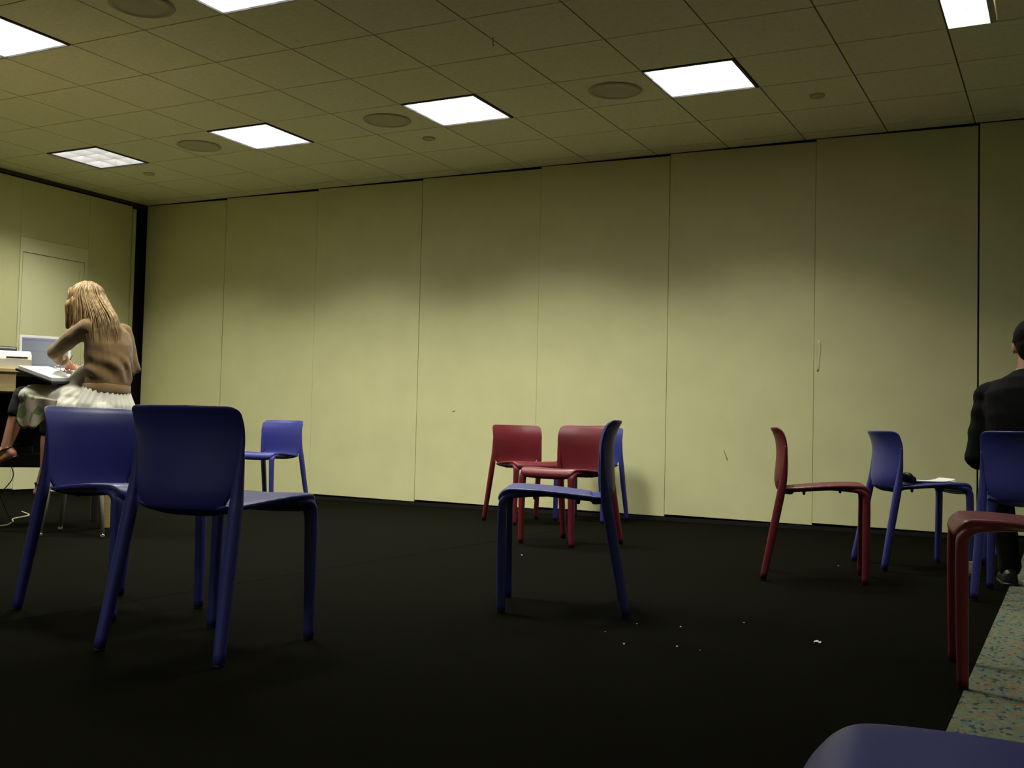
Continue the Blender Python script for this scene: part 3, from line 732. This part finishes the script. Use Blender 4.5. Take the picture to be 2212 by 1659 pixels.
def mfold(co):
    g = .004*noise.noise(Vector((co.x*10, co.y*10, co.z*16)))
    if abs(co.x-5.94) > .18: g += .0025*math.sin(co.z*62+3*noise.noise(co*6))
    return g
jacket = mlink('jacket', remeshed(jk, .007, 5, mfold), M_SUIT)
cr = []
for (z, r_) in ((.0, .068), (.02, .066), (.036, .062), (.036, .058)):
    cr.append([Vector((5.943+r_*math.cos(2*math.pi*i/28), .890+z*.45+r_*.98*math.sin(2*math.pi*i/28), 1.000+z*.9 - .012*math.sin(2*math.pi*i/28))) for i in range(28)])
mlink('shirt_collar', MB().loft(cr, cap=False).mesh('collar'), M_DRESS)
tr_ = MB()
for t in 'lr':
    _, _, _, hp, kn, an = J_[t]
    tr_.capsule(hp, .095, kn, .070); tr_.capsule(kn, .068, (an[0], an[1], .12), .052); tr_.capsule((an[0], an[1], .14), .052, (an[0], an[1]+.01, .085), .055)
tr_.capsule((5.86, .80, .535), .095, (6.02, .80, .535), .095)
mlink('trousers', remeshed(tr_, .007, 4, lambda co: .003*noise.noise(co*16)), M_SUIT)
for t in 'lr':
    an = J_[t][5]; s = MB(); x, y = an[0], an[1]; sg = -1 if t == 'l' else 1
    rings = []
    for (dy, hw, h) in ((-.065, .022, .045), (-.055, .034, .062), (0, .038, .085), (.06, .042, .070), (.12, .048, .052), (.17, .045, .042), (.205, .030, .032), (.215, .012, .022)):
        c = Vector((x+sg*dy*.12, y+dy, .012))
        rings.append([c+Vector((hw*sup(2*math.pi*i/20, .6, .8)[0], 0, h*max(-.12, sup(2*math.pi*i/20, .8, .8)[1]))) for i in range(20)])
    sho = mlink('shoe', s.loft(rings).mesh('shoe'), M_LEATHER)
    sl = MB(); rings = []
    for (dy, hw) in ((-.07, .022), (-.055, .037), (0, .041), (.06, .045), (.12, .051), (.17, .048), (.207, .032), (.222, .012)):
        c = Vector((x+sg*dy*.12, y+dy, 0)); rings.append([c+Vector((-hw, 0, 0)), c+Vector((hw, 0, 0)), c+Vector((hw, 0, .013)), c+Vector((-hw, 0, .013))])
    mlink('sole', sl.loft(rings).mesh('sole'), M_BLK, sho)

# ------------------------------------------------------------------ small things
# papers and black pouch on the seat of the right blue chair
HM = Matrix.Translation((5.324, 1.752, .449)) @ Matrix.Rotation(-1.058, 4, 'Z')
def sheet(name, M, w_, h_, curl, lab, grp):
    n = 10; V = []
    for s_ in (0, .0012):
        for i in range(n+1):
            for j in range(2):
                t = i/n; V.append(M @ Vector((w_*(j-.5), h_*(t-.5), s_+curl*(2*t-1)**4*(1 if t > .5 else .5))))
    F = []; B = (n+1)*2
    for i in range(n):
        a = i*2; F += [(a, a+1, a+3, a+2), (B+a, B+a+2, B+a+3, B+a+1), (a, a+2, B+a+2, B+a), (a+1, B+a+1, B+a+3, a+3)]
    F += [(0, B, B+1, 1), (n*2, n*2+1, B+n*2+1, B+n*2)]
    o = MB().add(V, F).build(name, M_PAPER); tag(o, lab, 'paper', grp); return o
sheet('paper_sheet', HM @ Matrix.Translation((0, .085, .020)) @ Matrix.Rotation(.25, 4, 'Z'), .19, .24, .010, 'lower white paper sheet on the blue chair seat', 'papers on the chair')
sheet('paper_sheet', HM @ Matrix.Translation((.01, .080, .026)) @ Matrix.Rotation(.05, 4, 'Z'), .19, .24, .016, 'upper curled white paper sheet on the blue chair seat', 'papers on the chair')
pb = MB(); pb.capsule((.06, -.100, .044), .026, (.165, -.085, .048), .027); pb.capsule((.07, -.07, .036), .019, (.155, -.055, .038), .019)
me = remeshed(pb, .004, 4, lambda co: .003*noise.noise(co*30)); po = link('pouch', me, M_LEATHER, None, True); po.matrix_world = HM; tag(po, 'small black pouch lying beside the papers on the blue chair', 'pouch')
# strip of peeling tape on the wall seam, scuffs
tp = MB(); rows = []
for k in range(9):
    t = k/8; rows.append([(4.372, YB-.001-.002*math.sin(t*9), 1.45-.24*t), (4.395+.006*math.sin(t*5), YB-.0015-.002*math.sin(t*7)**2, 1.45-.24*t+.006), (4.396+.006*math.sin(t*5), YB-.0005-.002*math.sin(t*7)**2, 1.45-.24*t+.006), (4.373, YB+.002, 1.45-.24*t)])
o = tp.loft(rows).build('tape_strip', M_WALL, None, smooth=True); tag(o, 'crumpled cream tape strip on the wall panel seam at right', 'tape')
for (x, z, L, a, lab) in ((3.668, .548, .085, -.38, 'thin dark scuff'), (1.163, .867, .03, 1.2, 'tiny scuff')):
    dx, dz = math.sin(-a)*L/2, math.cos(a)*L/2
    o = MB().loft([[(x-dx-.001, -.0006, z+dz), (x-dx+.001, -.0006, z+dz), (x-dx+.001, .004, z+dz), (x-dx-.001, .004, z+dz)], [(x+dx-.004, -.0006, z-dz), (x+dx+.004, -.0006, z-dz), (x+dx+.004, .004, z-dz), (x+dx-.004, .004, z-dz)]]).build('scuff_mark', M_SCUFF, wall); o['label'] = lab
# litter on the carpet
def crumb(x, y, s, lab, cat='scrap'):
    mb = MB(); V = []; n = 7; rings = []
    for k, (f, z) in enumerate(((.6, 0), (1, .25), (.8, .6), (.25, .85))):
        rings.append([(x+s*f*math.cos(2*math.pi*i/n)*R.uniform(.7, 1.3), y+s*f*math.sin(2*math.pi*i/n)*R.uniform(.7, 1.3), z*s*1.2) for i in range(n)])
    o = mb.loft(rings).build('paper_scrap', M_CRUMB); tag(o, lab, cat, 'white crumbs on the dark carpet'); return o
for x, y, s, lab in ((4.701, -.85, .0036, 'white crumb right beside the rear foot of the centre blue chair'), (4.664, -1.065, .0024, 'faintest white crumb below the centre blue chair'),
                     (4.802, -1.24, .0040, 'white crumb nearest the viewer, below the centre blue chair'), (4.857, -.821, .0038, 'white crumb right of the centre blue chair, upper of two in line'),
                     (4.963, -1.178, .0036, 'white crumb right of the centre blue chair, lower of two in line'), (5.028, -.597, .0038, 'white crumb between the centre blue chair and the lone red chair'),
                     (3.372, .86, .0050, 'white crumb under the red chair that faces the viewer'), (5.046, -1.194, .0022, 'tiny dull crumb at the end of the scattered crumbs'), (4.978, 1.52, .0036, 'white crumb between the legs of the lone red chair')):
    crumb(x, y, s, lab)
lf = MB(); pts = crom([(5.336, -.848, .003), (5.342, -.852, .006), (5.349, -.853, .007), (5.355, -.849, .003), (5.360, -.850, .004)], 4)
rr = []
for k, p in enumerate(pts):
    p = Vector(p); rr.append([p+Vector((0, -.006, 0)), p+Vector((0, .006, .003)), p+Vector((0, .006, .0036)), p+Vector((0, -.006, .0006))])
o = lf.loft(rr).build('crumpled_wrapper', M_CRUMB, None); tag(o, 'crumpled shiny scrap of wrapper lying alone on the dark carpet', 'wrapper')
# small clear cup glinting on the floor behind the red chair leg
cp = empty('plastic_cup', (5.665, 1.36, 0)); tag(cp, 'small clear plastic cup glinting on the floor behind the right red chair leg', 'cup')
n = 28; rr = [[(f*math.cos(2*math.pi*k/n), f*math.sin(2*math.pi*k/n), z) for k in range(n)] for f, z in ((.002, 0), (.026, 0), (.034, .085), (.037, .087), (.037, .090), (.0325, .089), (.0245, .004), (.002, .004))]
MB().loft(rr).build('cup_wall', M_CLEAR, cp, smooth=True)
MB().loft([[(f*math.cos(2*math.pi*k/n), f*math.sin(2*math.pi*k/n), z) for k in range(n)] for f, z in ((.002, .0045), (.024, .0045), (.0272, .035), (.002, .035))]).build('amber_glint', mat('amber_reflection', (.35, .10, .03), .1), cp, smooth=True)  # amber fill stands in for the orange reflection in the cup
